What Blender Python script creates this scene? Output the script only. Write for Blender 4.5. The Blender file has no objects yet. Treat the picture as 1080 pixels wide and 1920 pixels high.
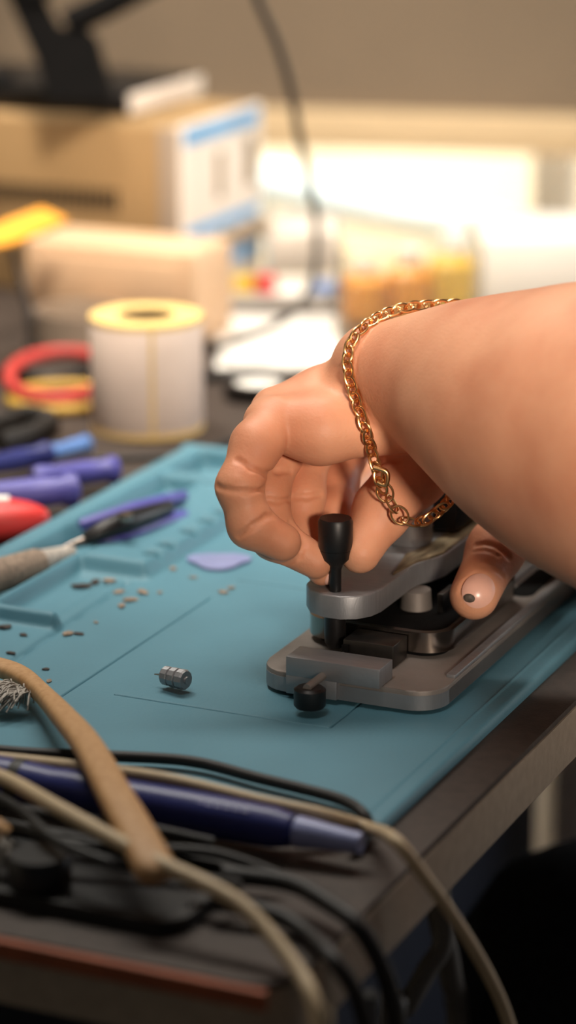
import bpy, bmesh, math, random
import numpy as np
from mathutils import Vector, Matrix, Quaternion
random.seed(4)
SC = bpy.context.scene
COL = SC.collection
# ------------------------------------------------------------------ camera
FP = 5300.0; PITCH = math.radians(16.4); CH = 0.32; TH = math.radians(24)
cd = bpy.data.cameras.new('camera'); cam = bpy.data.objects.new('camera', cd); COL.objects.link(cam)
cam.location = (0, 0, CH); cam.rotation_euler = (math.pi/2 - PITCH, 0, 0)
cd.sensor_fit = 'VERTICAL'; cd.sensor_height = 36; cd.sensor_width = 20.25
cd.lens = FP/1920*36; cd.clip_start = 0.01; cd.clip_end = 60
cd.dof.use_dof = True; cd.dof.focus_distance = 0.925; cd.dof.aperture_fstop = cd.lens/18.0
SC.camera = cam
# ------------------------------------------------------------------ world, lights, exposure
w = bpy.data.worlds.new('world'); SC.world = w; w.use_nodes = True
w.node_tree.nodes['Background'].inputs[0].default_value = (0.95, 0.96, 1.0, 1)
w.node_tree.nodes['Background'].inputs[1].default_value = 0.045
def light(name, kind, loc, target, energy, color, size=0.3, size_y=None, spot=None, blend=0.6):
    l = bpy.data.lights.new(name, kind); l.energy = energy; l.color = color
    if kind == 'AREA':
        l.shape = 'RECTANGLE' if size_y else 'SQUARE'; l.size = size
        if size_y: l.size_y = size_y
    if kind == 'SPOT':
        l.spot_size = math.radians(spot); l.spot_blend = blend; l.shadow_soft_size = size
    o = bpy.data.objects.new(name, l); COL.objects.link(o); o.location = loc
    o.rotation_euler = (Vector(target) - Vector(loc)).to_track_quat('-Z', 'Y').to_euler()
    return o
light('added_back_spot', 'SPOT', (-0.30, 1.45, 1.15), (-0.08, 1.36, 0), 44, (1, .90, .78), .12, None, 46, 1.0)  # added spot set far back, so its light falls off towards the bench front
light('added_rear_fill', 'SPOT', (0.10, 0.62, 1.30), (-0.02, 1.62, 0.0), 98, (1, .89, .75), .12, None, 47, .8)  # added fill that brightens the blind, rail and instrument from the front
light('added_hand_fill', 'SPOT', (-0.10, 0.72, 1.10), (0.08, 1.06, 0.05), 38, (1, .90, .82), .16, None, 27, 1.0)  # added soft fill above the hand and jig, not a lamp of the room
light('side_daylight', 'AREA', (1.05, 1.50, 0.28), (0.1, 1.02, 0.04), 6, (.92, .96, 1), .5, .4)
light('bench_lamp', 'SPOT', (0.29, 0.0, 0.31), (0.10, 0.93, 0.135), 50, (1, .84, .69), .07, None, 22, .95)
light('street_daylight', 'AREA', (0.3, 2.3, 2.2), (0.3, 3.2, -.3), 300, (1, .95, .86), 2.4, 1.2)
SC.view_settings.view_transform = 'Standard'; SC.view_settings.look = 'None'
SC.view_settings.gamma = 1; SC.view_settings.exposure = 0.0; SC.view_settings.use_curve_mapping = False

# ------------------------------------------------------------------ coordinate helpers
def P(px, py, t):                      # a point at forward distance t
    a = (px-540)/FP; b = (960-py)/FP
    return Vector((a*t, (math.cos(PITCH)+b*math.sin(PITCH))*t, CH+(-math.sin(PITCH)+b*math.cos(PITCH))*t))
def G(px, py, z):                      # a point at height z
    d = P(px, py, 1) - Vector((0, 0, CH)); return Vector((0, 0, CH)) + d*((z-CH)/d.z)
def D(a, b, z=0):                      # bench frame (mm) -> world
    a /= 1000; b /= 1000
    return Vector((a*math.cos(TH)+b*math.sin(TH), -a*math.sin(TH)+b*math.cos(TH), z))
def DL(v):                             # world -> bench frame (mm)
    return (1000*(v.x*math.cos(TH)-v.y*math.sin(TH)), 1000*(v.x*math.sin(TH)+v.y*math.cos(TH)))

# ------------------------------------------------------------------ materials
def lin(c): return tuple((x/255/12.92 if x <= 10 else ((x/255+.055)/1.055)**2.4) for x in c)
def mat(name, rgb, rough=.5, metal=0, var=.12, scale=60, bump=0, bscale=300, alt=None, spec=.5, trans=0, coat=0, stretch=None, sss=0, ior=1.45):
    m = bpy.data.materials.new(name); m.use_nodes = True; nt = m.node_tree; N = nt.nodes; L = nt.links
    b = N['Principled BSDF']; c = lin(rgb)
    tc = N.new('ShaderNodeTexCoord'); mp = N.new('ShaderNodeMapping'); L.new(tc.outputs['Object'], mp.inputs[0])
    if stretch: mp.inputs['Scale'].default_value = stretch
    n = N.new('ShaderNodeTexNoise'); n.inputs['Scale'].default_value = scale; n.inputs['Detail'].default_value = 5
    L.new(mp.outputs[0], n.inputs['Vector'])
    r = N.new('ShaderNodeValToRGB'); L.new(n.outputs[0], r.inputs[0])
    r.color_ramp.elements[0].position = .3; r.color_ramp.elements[1].position = .7
    c2 = lin(alt) if alt else tuple(min(1, x*(1+var)) for x in c)
    c1 = c if alt else tuple(x*(1-var) for x in c)
    r.color_ramp.elements[0].color = (*c1, 1); r.color_ramp.elements[1].color = (*c2, 1)
    L.new(r.outputs[0], b.inputs['Base Color'])
    b.inputs['Roughness'].default_value = rough; b.inputs['Metallic'].default_value = metal
    b.inputs['Specular IOR Level'].default_value = spec; b.inputs['Transmission Weight'].default_value = trans
    b.inputs['Coat Weight'].default_value = coat; b.inputs['IOR'].default_value = ior
    if sss:
        b.inputs['Subsurface Weight'].default_value = sss; b.inputs['Subsurface Radius'].default_value = (1, .35, .2)
        b.inputs['Subsurface Scale'].default_value = .004
    if bump:
        n2 = N.new('ShaderNodeTexNoise'); n2.inputs['Scale'].default_value = bscale; n2.inputs['Detail'].default_value = 4
        L.new(mp.outputs[0], n2.inputs['Vector'])
        bp = N.new('ShaderNodeBump'); bp.inputs['Strength'].default_value = bump; bp.inputs['Distance'].default_value = .001
        L.new(n2.outputs[0], bp.inputs['Height']); L.new(bp.outputs[0], b.inputs['Normal'])
    return m
M = dict(
 skin=mat('skin', (206, 134, 100), .5, 0, scale=30, alt=(230, 168, 132), bump=.14, bscale=900, sss=.15, spec=.4),
 nail=mat('nail', (238, 184, 164), .28, 0, .05, 200, spec=.6),
 stain=mat('nail_stain', (92, 80, 70), .6, 0, .4, 900),
 gold=mat('gold', (232, 182, 124), .28, 1, .08, 200),
 silicone=mat('blue_silicone', (80, 126, 142), .52, 0, .06, 25, bump=.12, bscale=900, spec=.45),
 alu=mat('brushed_aluminium', (146, 146, 148), .46, .65, .08, 80, bump=.1, bscale=500, stretch=(1, 12, 1)),
 alu2=mat('worn_aluminium', (134, 126, 120), .55, .5, .2, 45, bump=.1, bscale=600),
 bronze=mat('worn_bronze_trim', (92, 78, 58), .42, .8, scale=90, alt=(176, 158, 128), stretch=(6, 1, 1)),
 chrome=mat('dull_chrome', (150, 140, 132), .2, 1, .15, 60),
 steel=mat('dark_steel', (84, 80, 76), .35, .9, .2, 120),
 black=mat('black_plastic', (20, 18, 18), .42, 0, .2, 200),
 blackm=mat('matt_black', (8, 7, 7), .8, 0, .3, 150, spec=.15),
 rubber=mat('black_rubber', (30, 27, 25), .55, 0, .2, 300),
 desk=mat('dark_laminate', (62, 52, 46), .6, 0, .18, 220, bump=.15, bscale=1200, spec=.35),
 deskedge=mat('brown_grey_edge_band', (150, 134, 116), .6, 0, .1, 240, bump=.1, bscale=900),
 orange_edge=mat('orange_brown_edging', (140, 70, 38), .5, 0, .15, 120),
 wood=mat('pale_wood', (186, 146, 102), .6, 0, scale=60, alt=(164, 122, 78), stretch=(8, 8, 1)),
 bristle=mat('grey_bristle', (168, 160, 150), .7, 0, .3, 400),
 bluehandle=mat('dark_blue_plastic', (38, 44, 104), .38, 0, .08, 80),
 purple=mat('purple_grip', (80, 78, 156), .42, 0, .12, 60),
 navy=mat('navy_panel', (15, 22, 38), .55, 0, .1, 20),
 skyb=mat('mid_blue_plastic', (92, 130, 190), .4, 0, .1, 60),
 red=mat('red_plastic', (212, 56, 52), .4, 0, .1, 60),
 redwire=mat('red_wire', (190, 62, 56), .5, 0, .1, 60),
 yellowwire=mat('yellow_wire', (198, 158, 66), .5, 0, .1, 60),
 orangep=mat('orange_paper', (246, 168, 48), .7, 0, .05, 40),
 cream=mat('cream_plastic', (222, 186, 150), .5, 0, .05, 20),
 beige=mat('beige_cable', (184, 162, 130), .5, 0, .06, 60),
 paper=mat('label_paper', (238, 216, 200), .75, 0, .03, 90),
 paperedge=mat('yellow_backing_paper', (232, 196, 124), .8, 0, .06, 400),
 card=mat('brown_cardboard_core', (120, 98, 66), .8, 0, .1, 60),
 tan=mat('tan_powder_coat', (170, 138, 96), .55, 0, .04, 30),
 greypost=mat('warm_grey_metal', (176, 158, 140), .5, .1, .04, 30),
 panel=mat('white_panel', (238, 226, 212), .5, 0, .02, 30),
 bluestripe=mat('light_blue_print', (110, 176, 226), .5, 0, .04, 30),
 displ=mat('taupe_display', (150, 130, 104), .4, 0, .1, 50),
 white=mat('white_plastic', (240, 236, 228), .45, 0, .03, 30),
 lens=mat('amber_bin_plastic', (255, 172, 48), .3, 0, .1, 40, trans=.3),
 yellow=mat('yellow_plastic', (255, 208, 70), .4, 0, .1, 40, trans=.25),
 clear=mat('clear_plastic', (250, 246, 236), .08, 0, .01, 20, trans=.92, ior=1.15),
 blind=mat('roller_blind_fabric', (138, 122, 103), .85, 0, .05, 8, bump=.1, bscale=400),
 hem=mat('blond_wood_rail', (232, 206, 166), .6, 0, .04, 14, stretch=(1, 10, 10)),
 wall=mat('plaster', (196, 188, 172), .85, 0, .04, 10, bump=.1, bscale=200),
 floor=mat('grey_vinyl_floor', (84, 78, 72), .6, 0, .15, 12),
 facade=mat('cream_render', (252, 238, 212), .85, 0, .02, 5),
 facade2=mat('pale_grey_render', (226, 230, 232), .85, 0, .02, 5),
 rail=mat('pale_blue_grey_metal', (196, 210, 216), .6, 0, .02, 5),
 glass=mat('window_glass', (255, 255, 255), .0, 0, 0, 5, trans=1, ior=1.02),
 pvc=mat('white_window_frame', (240, 240, 236), .5, 0, .02, 10),
 fuzz=mat('black_fabric', (26, 25, 27), .95, 0, .4, 300, bump=.6, bscale=500, spec=.2),
 crumb=mat('brown_crumb', (140, 122, 106), .85, 0, .35, 500),
 crumbd=mat('dark_crumb', (62, 54, 50), .8, 0, .3, 500),
 pick=mat('lilac_plastic', (132, 138, 178), .35, 0, .08, 100),
 line=mat('groove_print', (150, 190, 205), .6, 0, .1, 300),
 greycable=mat('grey_cable', (92, 86, 80), .6, 0, .1, 60),
 print=mat('pale_print', (150, 150, 190), .6, 0, .1, 60),
)
# ------------------------------------------------------------------ object helpers
def tag(o, label=None, cat=None, group=None, kind=None):
    if label: o['label'] = label
    if cat: o['category'] = cat
    if group: o['group'] = group
    if kind: o['kind'] = kind
    return o
def thing(name, loc, label, cat, group=None, rz=0):
    o = bpy.data.objects.new(name, None); COL.objects.link(o); o.location = loc; o.rotation_euler = (0, 0, rz)
    o.empty_display_size = .01
    return tag(o, label, cat, group)
def obj(name, bm, m, parent=None, smooth=None, world=True):
    """world=True: the bmesh is in world coordinates, re-expressed in the parent's frame"""
    me = bpy.data.meshes.new(name)
    bmesh.ops.recalc_face_normals(bm, faces=bm.faces)
    org = None
    if parent is None:
        if len(bm.verts):
            xs = [v.co for v in bm.verts]
            org = Vector((sum(v.x for v in xs)/len(xs), sum(v.y for v in xs)/len(xs), min(v.z for v in xs)))
            bmesh.ops.translate(bm, vec=-org, verts=bm.verts)
    elif world:
        r = parent
        mw = Matrix.LocRotScale(r.location, r.rotation_euler, r.scale)
        while r.parent:
            r = r.parent; mw = Matrix.LocRotScale(r.location, r.rotation_euler, r.scale) @ mw
        bm.transform(mw.inverted())
    bm.to_mesh(me); bm.free()
    me.materials.append(m)
    if smooth is not False:
        me.shade_smooth()
        try: me.set_sharp_from_angle(angle=math.radians(smooth or 38))
        except Exception: pass
    o = bpy.data.objects.new(name, me); COL.objects.link(o); o.parent = parent
    if org is not None: o.location = org
    return o
def frame(o, zrot=-TH):
    return Matrix.Translation(o) @ Matrix.Rotation(zrot, 4, 'Z')
DF = Matrix.Rotation(-TH, 4, 'Z')      # bench axes
def box(bm, x0, x1, y0, y1, z0, z1, bev=0, mx=None, seg=2):
    r = bmesh.ops.create_cube(bm, size=1)
    vs = r['verts']
    bmesh.ops.scale(bm, vec=(x1-x0, y1-y0, z1-z0), verts=vs)
    bmesh.ops.translate(bm, vec=((x0+x1)/2, (y0+y1)/2, (z0+z1)/2), verts=vs)
    if bev:
        es = list({e for v in vs for e in v.link_edges})
        r = bmesh.ops.bevel(bm, geom=es, offset=bev, segments=seg, affect='EDGES', profile=.5)
        vs = list({v for f in r['faces'] for v in f.verts} | {v for v in vs if v.is_valid})
        vs = [v for v in bm.verts if v.is_valid and (v in vs)]
    if mx is not None:
        bmesh.ops.transform(bm, matrix=mx, verts=vs)
    return bm
def dbox(a0, a1, b0, b1, z0, z1, bev=0.0008, bm=None):
    """box given in the bench frame in mm, heights in mm"""
    bm = bm or bmesh.new()
    return box(bm, a0/1000, a1/1000, b0/1000, b1/1000, z0/1000, z1/1000, bev, DF)
def prism(poly, z0, z1, mx=None, bev=0, bm=None):
    bm = bm or bmesh.new(); n = len(poly)
    lo = [bm.verts.new((x, y, z0)) for x, y in poly]; hi = [bm.verts.new((x, y, z1)) for x, y in poly]
    bm.faces.new(lo[::-1]); tf = bm.faces.new(hi)
    for i in range(n): bm.faces.new((lo[i], lo[(i+1) % n], hi[(i+1) % n], hi[i]))
    if bev:
        bmesh.ops.bevel(bm, geom=list(tf.edges), offset=bev, segments=2, affect='EDGES', profile=.5)
    if mx is not None: bmesh.ops.transform(bm, matrix=mx, verts=bm.verts)
    return bm
def rrect(x0, x1, y0, y1, r, n=8):
    p = []
    for cx, cy, a0 in ((x1-r, y1-r, 0), (x0+r, y1-r, 90), (x0+r, y0+r, 180), (x1-r, y0+r, 270)):
        for k in range(n+1):
            a = math.radians(a0+90*k/n); p.append((cx+r*math.cos(a), cy+r*math.sin(a)))
    return p
def mm(poly): return [(x/1000, y/1000) for x, y in poly]
def smooth_path(pts, sub=8):
    pts = [Vector(p) for p in pts]; out = []
    for i in range(len(pts)-1):
        p0 = pts[max(i-1, 0)]; p1 = pts[i]; p2 = pts[i+1]; p3 = pts[min(i+2, len(pts)-1)]
        for k in range(sub):
            t = k/sub
            out.append(.5*((2*p1)+(p2-p0)*t+(2*p0-5*p1+4*p2-p3)*t*t+(3*p1-p0-3*p2+p3)*t**3))
    out.append(pts[-1]); return out
def tube(bm, pts, r, seg=12, sub=8, closed=False, caps=True):
    path = smooth_path(pts, sub) if sub else [Vector(p) for p in pts]
    n = len(path); rings = []
    up = Vector((0, 0, 1)); prev = None
    for i, p in enumerate(path):
        t = (path[min(i+1, n-1)]-path[max(i-1, 0)]).normalized()
        if closed: t = (path[(i+1) % n]-path[i-1]).normalized()
        if prev is None:
            nrm = t.cross(up if abs(t.z) < .95 else Vector((1, 0, 0))).normalized()
        else: nrm = (prev - t*prev.dot(t)).normalized()
        prev = nrm; bi = t.cross(nrm)
        rr = r(i/(n-1)) if callable(r) else r
        rings.append([bm.verts.new(p+(nrm*math.cos(2*math.pi*k/seg)+bi*math.sin(2*math.pi*k/seg))*rr) for k in range(seg)])
    for i in range(n if closed else n-1):
        A = rings[i]; B = rings[(i+1) % n]
        for k in range(seg): bm.faces.new((A[k], A[(k+1) % seg], B[(k+1) % seg], B[k]))
    if caps and not closed:
        bm.faces.new(rings[0][::-1]); bm.faces.new(rings[-1])
    return bm
def lathe(prof, mx, seg=40, bm=None, caps=True):
    """prof: (r, z) list; spun about z then moved by mx"""
    bm = bm or bmesh.new(); rings = []; new = []
    for r, z in prof:
        ring = [bm.verts.new((max(r, 1e-6)*math.cos(2*math.pi*k/seg), max(r, 1e-6)*math.sin(2*math.pi*k/seg), z)) for k in range(seg)]
        rings.append(ring); new += ring
    for A, B in zip(rings, rings[1:]):
        for k in range(seg): bm.faces.new((A[k], A[(k+1) % seg], B[(k+1) % seg], B[k]))
    if caps: bm.faces.new(rings[0][::-1]); bm.faces.new(rings[-1])
    bmesh.ops.transform(bm, matrix=mx, verts=new)
    return bm
def axis_mx(o, d):
    return Matrix.Translation(o) @ Vector(d).normalized().to_track_quat('Z', 'Y').to_matrix().to_4x4()
def struct(name, bm, m, parent=None, smooth=None):
    o = obj(name, bm, m, parent, smooth)
    if parent is None: o['kind'] = 'structure'
    return o

# ================================================================== SETTING
FZ = -0.75
bm = bmesh.new(); box(bm, -2.4, 2.6, -1.6, 2.16, FZ-.03, FZ); struct('floor', bm, M['floor'])
WO = Matrix.Translation((0, 1.85, 0)) @ Matrix.Rotation(math.radians(-10), 4, 'Z')   # window wall axes
bm = bmesh.new()
for x0, x1, z0, z1 in ((-2.2, -.62, FZ, 1.75), (1.5, 2.2, FZ, 1.75), (-.62, 1.5, FZ, -.30), (-.62, 1.5, .95, 1.75)):
    box(bm, x0, x1, 0, .2, z0, z1, 0, WO)
struct('wall_back', bm, M['wall'], smooth=False)
bm = bmesh.new(); box(bm, -2.45, -2.3, -1.6, 2.3, FZ, 1.75); struct('wall_left', bm, M['wall'], smooth=False)
bm = bmesh.new()
for x0, x1, z0, z1 in ((-.62, -.56, -.30, .95), (1.44, 1.5, -.30, .95), (-.62, 1.5, -.30, -.25), (-.62, 1.5, .90, .95), (.155, .185, -.25, .90)):
    box(bm, x0, x1, .06, .12, z0, z1, .004, WO)
win = struct('window_1', bm, M['pvc'])
bm = bmesh.new(); box(bm, -.57, 1.45, .088, .092, -.26, .91, 0, WO); obj('pane', bm, M['glass'], win)
bm = bmesh.new(); box(bm, -.7, 1.55, -.10, .06, -.325, -.302, .004, WO); struct('trim_1', bm, M['pvc'])
# roller blind
bl = thing('roller_blind', WO @ Vector((.4, -.02, .028)), 'brown-grey roller blind hanging over the upper window with a pale wooden bottom rail', 'blind')
bm = bmesh.new(); box(bm, -.68, 1.52, -.014, -.010, .052, 1.02, 0, WO); obj('blind_fabric', bm, M['blind'], bl)
bm = bmesh.new(); box(bm, -.68, 1.52, -.024, -.006, .0285, .0535, .002, WO); obj('bottom_rail', bm, M['hem'], bl)
bm = bmesh.new(); lathe([(.02, -.69), (.02, 1.53)], WO @ Matrix.Translation((0, -.03, 1.03)) @ Matrix.Rotation(math.pi/2, 4, 'Y'), 20, bm); obj('roller', bm, M['blind'], bl)
# outside
bm = bmesh.new(); box(bm, -3, 4, 2.65, 2.8, -1.6, 3.0); o = obj('building_facade', bm, M['facade'], smooth=False)
o.location.z = -1.6; o.location.y = 3.7; tag(o, 'sunlit cream building wall seen through the window', 'building')
bm = bmesh.new(); box(bm, -3, 4, 2.2, 3.7, -1.62, -1.55); o = struct('ground', bm, M['facade2'])
bm = bmesh.new(); box(bm, .42, .60, 3.30, 3.42, -1.55, 1.2, .01); box(bm, .40, .62, 3.28, 3.44, -1.55, -1.45, .01, None)
tag(obj('pillar', bm, M['facade2']), 'pale grey pillar outside the window on the right', 'pillar')
bm = bmesh.new(); box(bm, -.20, -.05, 3.30, 3.42, -1.55, 1.2, .01); box(bm, -.22, -.03, 3.28, 3.44, -1.55, -1.45, .01, None)
tag(obj('pillar', bm, M['facade2']), 'pale grey pillar outside the window just right of the instrument panel', 'pillar')
rl = thing('railing', (.1, 2.75, -1.55), 'pale blue-grey railing outside the window sloping down to the right', 'railing')
def R3(px, py, Y=2.75):
    d = P(px, py, 1)-Vector((0, 0, CH)); return Vector((0, 0, CH))+d*(Y/d.y)
bm = bmesh.new(); tube(bm, [R3(380, 320), R3(700, 390), R3(1200, 500)], .020, sub=4); obj('handrail', bm, M['rail'], rl)
for px in (470, 900):
    q = R3(px, 335+(px-440)*.22); bm = bmesh.new(); tube(bm, [q, (q.x, q.y, -1.55)], .012, sub=0); obj('post', bm, M['rail'], rl)

# ================================================================== WORKBENCH
bench = thing('workbench', D(-700, 1000, FZ), 'dark laminate workbench with a brown-grey edge band carrying the blue mat', 'table', rz=-TH)
A0, A1, B0, B1 = -1300, -271, 606, 1400
poly = mm(rrect(A0, A1, B0, B1, 14)); obj('worktop', prism(poly, -.006, -.004, DF), M['desk'], bench)
poly2 = mm(rrect(A0+.4, A1+.6, B0-.4, B1, 14)); obj('edge_band', prism(poly2, -.024, -.006, DF), M['deskedge'], bench)
for a in (A0+60, A1-60):
    for b in (B0+90, B1-60):
        obj('leg', dbox(a-20, a+20, b-20, b+20, FZ*1000, -24, .002), M['steel'], bench)
obj('front_trim', prism(mm(rrect(A0+8, A1-4, B0-3.0, B0-.4, 1.2)), -.0095, -.0045, DF), M['orange_edge'], bench)
# navy drawer cabinet under the bench
cb = thing('drawer_cabinet', D(-540, 1150, FZ), 'dark navy drawer cabinet standing under the workbench', 'cabinet', rz=-TH)
obj('body', dbox(-740, -440, 1000, 1310, FZ*1000, -30, .003), M['navy'], cb)
for k in range(3):
    d_ = obj('drawer', dbox(-734, -446, 993, 1000, FZ*1000+20+k*230, FZ*1000+240+k*230, .002), M['navy'], cb)
    bm = bmesh.new(); z = (FZ*1000+205+k*230)/1000
    tube(bm, [D(-630, 993, z), D(-630, 975, z), D(-545, 975, z), D(-545, 993, z)], .004, sub=0); obj('handle', bm, M['steel'], d_)

# ------------------------------------------------------------------ silicone mat (height field)
def sstep(x, e0, e1):
    t = np.clip((x-e0)/(e1-e0), 0, 1); return t*t*(3-2*t)
def slab(A, B, a0, a1, b0, b1, e=2.0):
    return sstep(A, a0, a0+e)*(1-sstep(A, a1-e, a1))*sstep(B, b0, b0+e)*(1-sstep(B, b1-e, b1))
MA0, MA1, MB0, MB1 = -516, -286, 711, 1046
fine = []
def refine(lo, hi, step, marks):
    v = list(np.arange(lo, hi+1e-6, step))
    for m_ in marks: v += list(np.arange(m_-.9, m_+.91, .3))
    return np.array(sorted(set(round(float(x), 3) for x in v)))
av = refine(MA0, MA1, .9, (-423, -331, -293, -408, -350)); bv = refine(MB0, MB1, .9, (776, 806, 904, 767, 845))
AA, BB = np.meshgrid(av, bv, indexing='ij')
h = np.zeros_like(AA)
# outer rim, back rim
h = np.maximum(h, 8.0*slab(AA, BB, -516, -499, 700, 1046, 5))
h = np.maximum(h, 8.5*slab(AA, BB, -516, -300, 1036, 1048, 4))
h = np.maximum(h, 6.5*slab(AA, BB, -516, -455, 1000, 1012, 3))
h = np.maximum(h, 4.0*slab(AA, BB, -500, -300, 1016, 1024, 3)*(0.55+.45*np.sign(np.sin(AA*1.1))))
# inner ridge with holes
h = np.maximum(h, 6.0*slab(AA, BB, -486, -452, 889, 1004, 5))
h = np.maximum(h, 6.0*slab(AA, BB, -488, -480, 700, 1004, 3.5))
h = np.maximum(h, 5.0*slab(AA, BB, -486, -457, 826, 834, 3))
h = np.maximum(h, 5.0*slab(AA, BB, -486, -457, 764, 772, 3))
for hb in (905, 917, 936, 952, 965, 980):
    h -= 5.5*np.exp(-(((AA+459)**2)/9+((BB-hb)**2)/8)**2)
h -= 3.4*slab(AA, BB, -480, -463, 892, 1000, 4)*0
# edges of tray dipped, little bins
h -= 1.0*slab(AA, BB, -499, -487, 715, 1000, 3)
h -= 0.8*slab(AA, BB, -480, -464, 836, 887, 2)
# grooves
g = -455-.045*(BB-790)
h -= 1.5*np.exp(-((AA-g)/1.3)**2)*(BB < 886)*(BB > 720)
h -= 0.9*np.exp(-((AA+423)/.35)**2)*(BB > 767)*(BB < 882)
h -= 0.9*np.exp(-((BB-776)/.35)**2)*(AA > -408)*(AA < -331)
h -= 0.9*np.exp(-((AA+331)/.35)**2)*(BB > 776)*(BB < 850)
h -= 0.8*np.exp(-((BB-904)/.35)**2)*(AA > -423)*(AA < -350)
h += 0.35*np.exp(-((AA+293)/.6)**2)
# rounded outer edge
edge = np.minimum.reduce([AA-MA0, MA1-AA, BB-MB0, MB1-BB])
h -= 1.6*(1-np.clip(edge/1.8, 0, 1))**2
bm = bmesh.new(); vs = []
for i in range(len(av)):
    row = []
    for j in range(len(bv)): row.append(bm.verts.new(D(av[i], bv[j], h[i, j]/1000)))
    vs.append(row)
na, nb = len(av), len(bv)
for i in range(na-1):
    for j in range(nb-1): bm.faces.new((vs[i][j], vs[i+1][j], vs[i+1][j+1], vs[i][j+1]))
ring = [vs[i][0] for i in range(na)]+[vs[-1][j] for j in range(1, nb)]+[vs[i][-1] for i in range(na-2, -1, -1)]+[vs[0][j] for j in range(nb-2, 0, -1)]
low = [bm.verts.new((v.co.x, v.co.y, -.0039)) for v in ring]
for k in range(len(ring)): bm.faces.new((ring[k], low[k], low[(k+1) % len(ring)], ring[(k+1) % len(ring)]))
bm.faces.new(low)
smat = obj('work_mat', bm, M['silicone'], smooth=60)
tag(smat, 'blue silicone repair mat with moulded trays and score lines on the workbench', 'mat')

# ================================================================== CLAMPING JIG
jig = thing('clamping_jig', D(-336, 840, .0002), 'silver metal clamping jig with black screws standing on the blue mat, held by both hands', 'clamp', rz=-TH)
bm = prism(mm(rrect(-367, -303, 798, 1025, 11)), .0015, .008, DF, .0006); base = obj('base_plate', bm, M['alu2'], jig)
obj('edge_strip', prism(mm(rrect(-366.9, -303, 797.7, 1025.2, 11)), .0014, .0064, DF), M['alu'], base)
obj('side_rail', dbox(-306.5, -303.2, 815, 1015, 7.5, 9.2, .0005), M['alu'], jig)
obj('side_rail', dbox(-322, -319.5, 862, 1015, 7.5, 9.0, .0005), M['alu'], jig)
obj('slot', prism(mm(rrect(-317.5, -309, 905, 940, 4)), .0080, .0083, DF), M['blackm'], base)
for a, b in ((-357, 808), (-313, 808), (-357, 1012), (-313, 1012)):
    obj('rubber_foot', lathe([(.005, .0002), (.005, .002)], Matrix.Translation(D(a, b, 0)), 20), M['rubber'], jig)
# front bracket with the thumb screw
bm = dbox(-355, -322, 795.5, 807, 8, 14.6, .0003); dbox(-355, -337, 795.5, 799, 1.8, 8.2, .0003, bm)
obj('bracket', bm, M['alu'], jig)
ts = obj('thumb_screw', lathe([(.0014, 0), (.0014, .014)], axis_mx(D(-342, 797, .0095), D(0, -1, 0)), 16), M['alu2'], jig)
prof = [(.004, 0), (.0052, .0006)]
obj('thumb_screw_knob', lathe([(.0042, 0), (.0052, .0008), (.0052, .006), (.0046, .0068), (.0001, .0068)], axis_mx(D(-342, 785.5, .0092), D(0, -1, -.04)), 32), M['black'], ts)
# vertical clamp screw
sx, sy = -348.8, 822
vs_ = obj('clamp_screw', lathe([(.0001, .010), (.0022, .0102), (.0034, .012), (.0036, .015), (.0036, .0225), (.002, .0225), (.002, .0375), (.0026, .0392), (.0050, .0415), (.0055, .0445)], Matrix.Translation(D(sx, sy, 0)), 32), M['black'], jig)
obj('screw_knob', lathe([(.0054, .0445), (.0057, .0455), (.0058, .054), (.0052, .0552), (.0001, .0552)], Matrix.Translation(D(sx, sy, 0)), 40), M['black'], vs_)
# upper clamp plate
up = [(-362, 834), (-361, 826), (-357, 820), (-351, 817), (-345, 817), (-340, 819.5), (-336.8, 824), (-335.5, 830), (-335.5, 855), (-335, 862), (-332, 868), (-330, 875), (-330, 985), (-362, 985)]
bm = prism(mm(up), .022, .030, DF, .0007); upo = obj('upper_plate', bm, M['alu'], jig, smooth=50)
tr = [(-337.5, 845), (-336, 858), (-335.6, 862), (-332.6, 868.5), (-330.6, 875), (-330.6, 984), (-337, 984), (-338.5, 880), (-342, 868)]
obj('worn_trim', prism(mm(tr), .0299, .0308, DF, .0002), M['bronze'], upo)
obj('motor_cylinder', lathe([(.0078, .0301), (.0082, .031), (.0082, .046), (.0072, .0475), (.0001, .0475)], Matrix.Translation(D(-347, 884, 0)), 40), M['alu'], jig)
ho = obj('black_housing', dbox(-353, -333.5, 896, 945, 30.6, 47, .003), M['black'], jig)
for b in (900, 912): obj('screw_head', lathe([(.0022, .047), (.0022, .0485), (.001, .049)], Matrix.Translation(D(-337, b+2, 0)), 20), M['chrome'], ho)
# lower clamp ring with its black bed
bm = bmesh.new()
def ring_prism(o, i, z0, z1, bm):
    n = len(o); L4 = [[bm.verts.new((x, y, z)) for x, y in P_] for P_, z in ((o, z0), (o, z1), (i, z1), (i, z0))]
    for s in range(4):
        A, B = L4[s], L4[(s+1) % 4]
        for k in range(n): bm.faces.new((A[k], A[(k+1) % n], B[(k+1) % n], B[k]))
ring_prism(mm(rrect(-364, -312, 828, 905, 10)), mm(rrect(-361.5, -314.5, 830.5, 902.5, 8)), .0102, .0172, bm)
bm.transform(DF); obj('clamp_ring', bm, M['chrome'], jig, smooth=50)
obj('clamp_bed', prism(mm(rrect(-361, -315, 831, 902, 7.5)), .0081, .0152, DF), M['blackm'], jig)
obj('pressure_pad', lathe([(.0055, .0153), (.0050, .0218)], Matrix.Translation(D(-334, 858, 0)), 32), M['alu2'], jig)
obj('stay', dbox(-325.5, -323.5, 856, 868, 15.2, 21.9, .0003), M['steel'], jig)
bm = dbox(-343, -325, 815, 827.4, 8.1, 16, .0004); obj('slide_block', bm, M['steel'], jig)
obj('slide_face', dbox(-343, -340.6, 813.5, 815, 8.2, 14.5, .0002), M['blackm'], jig)
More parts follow.
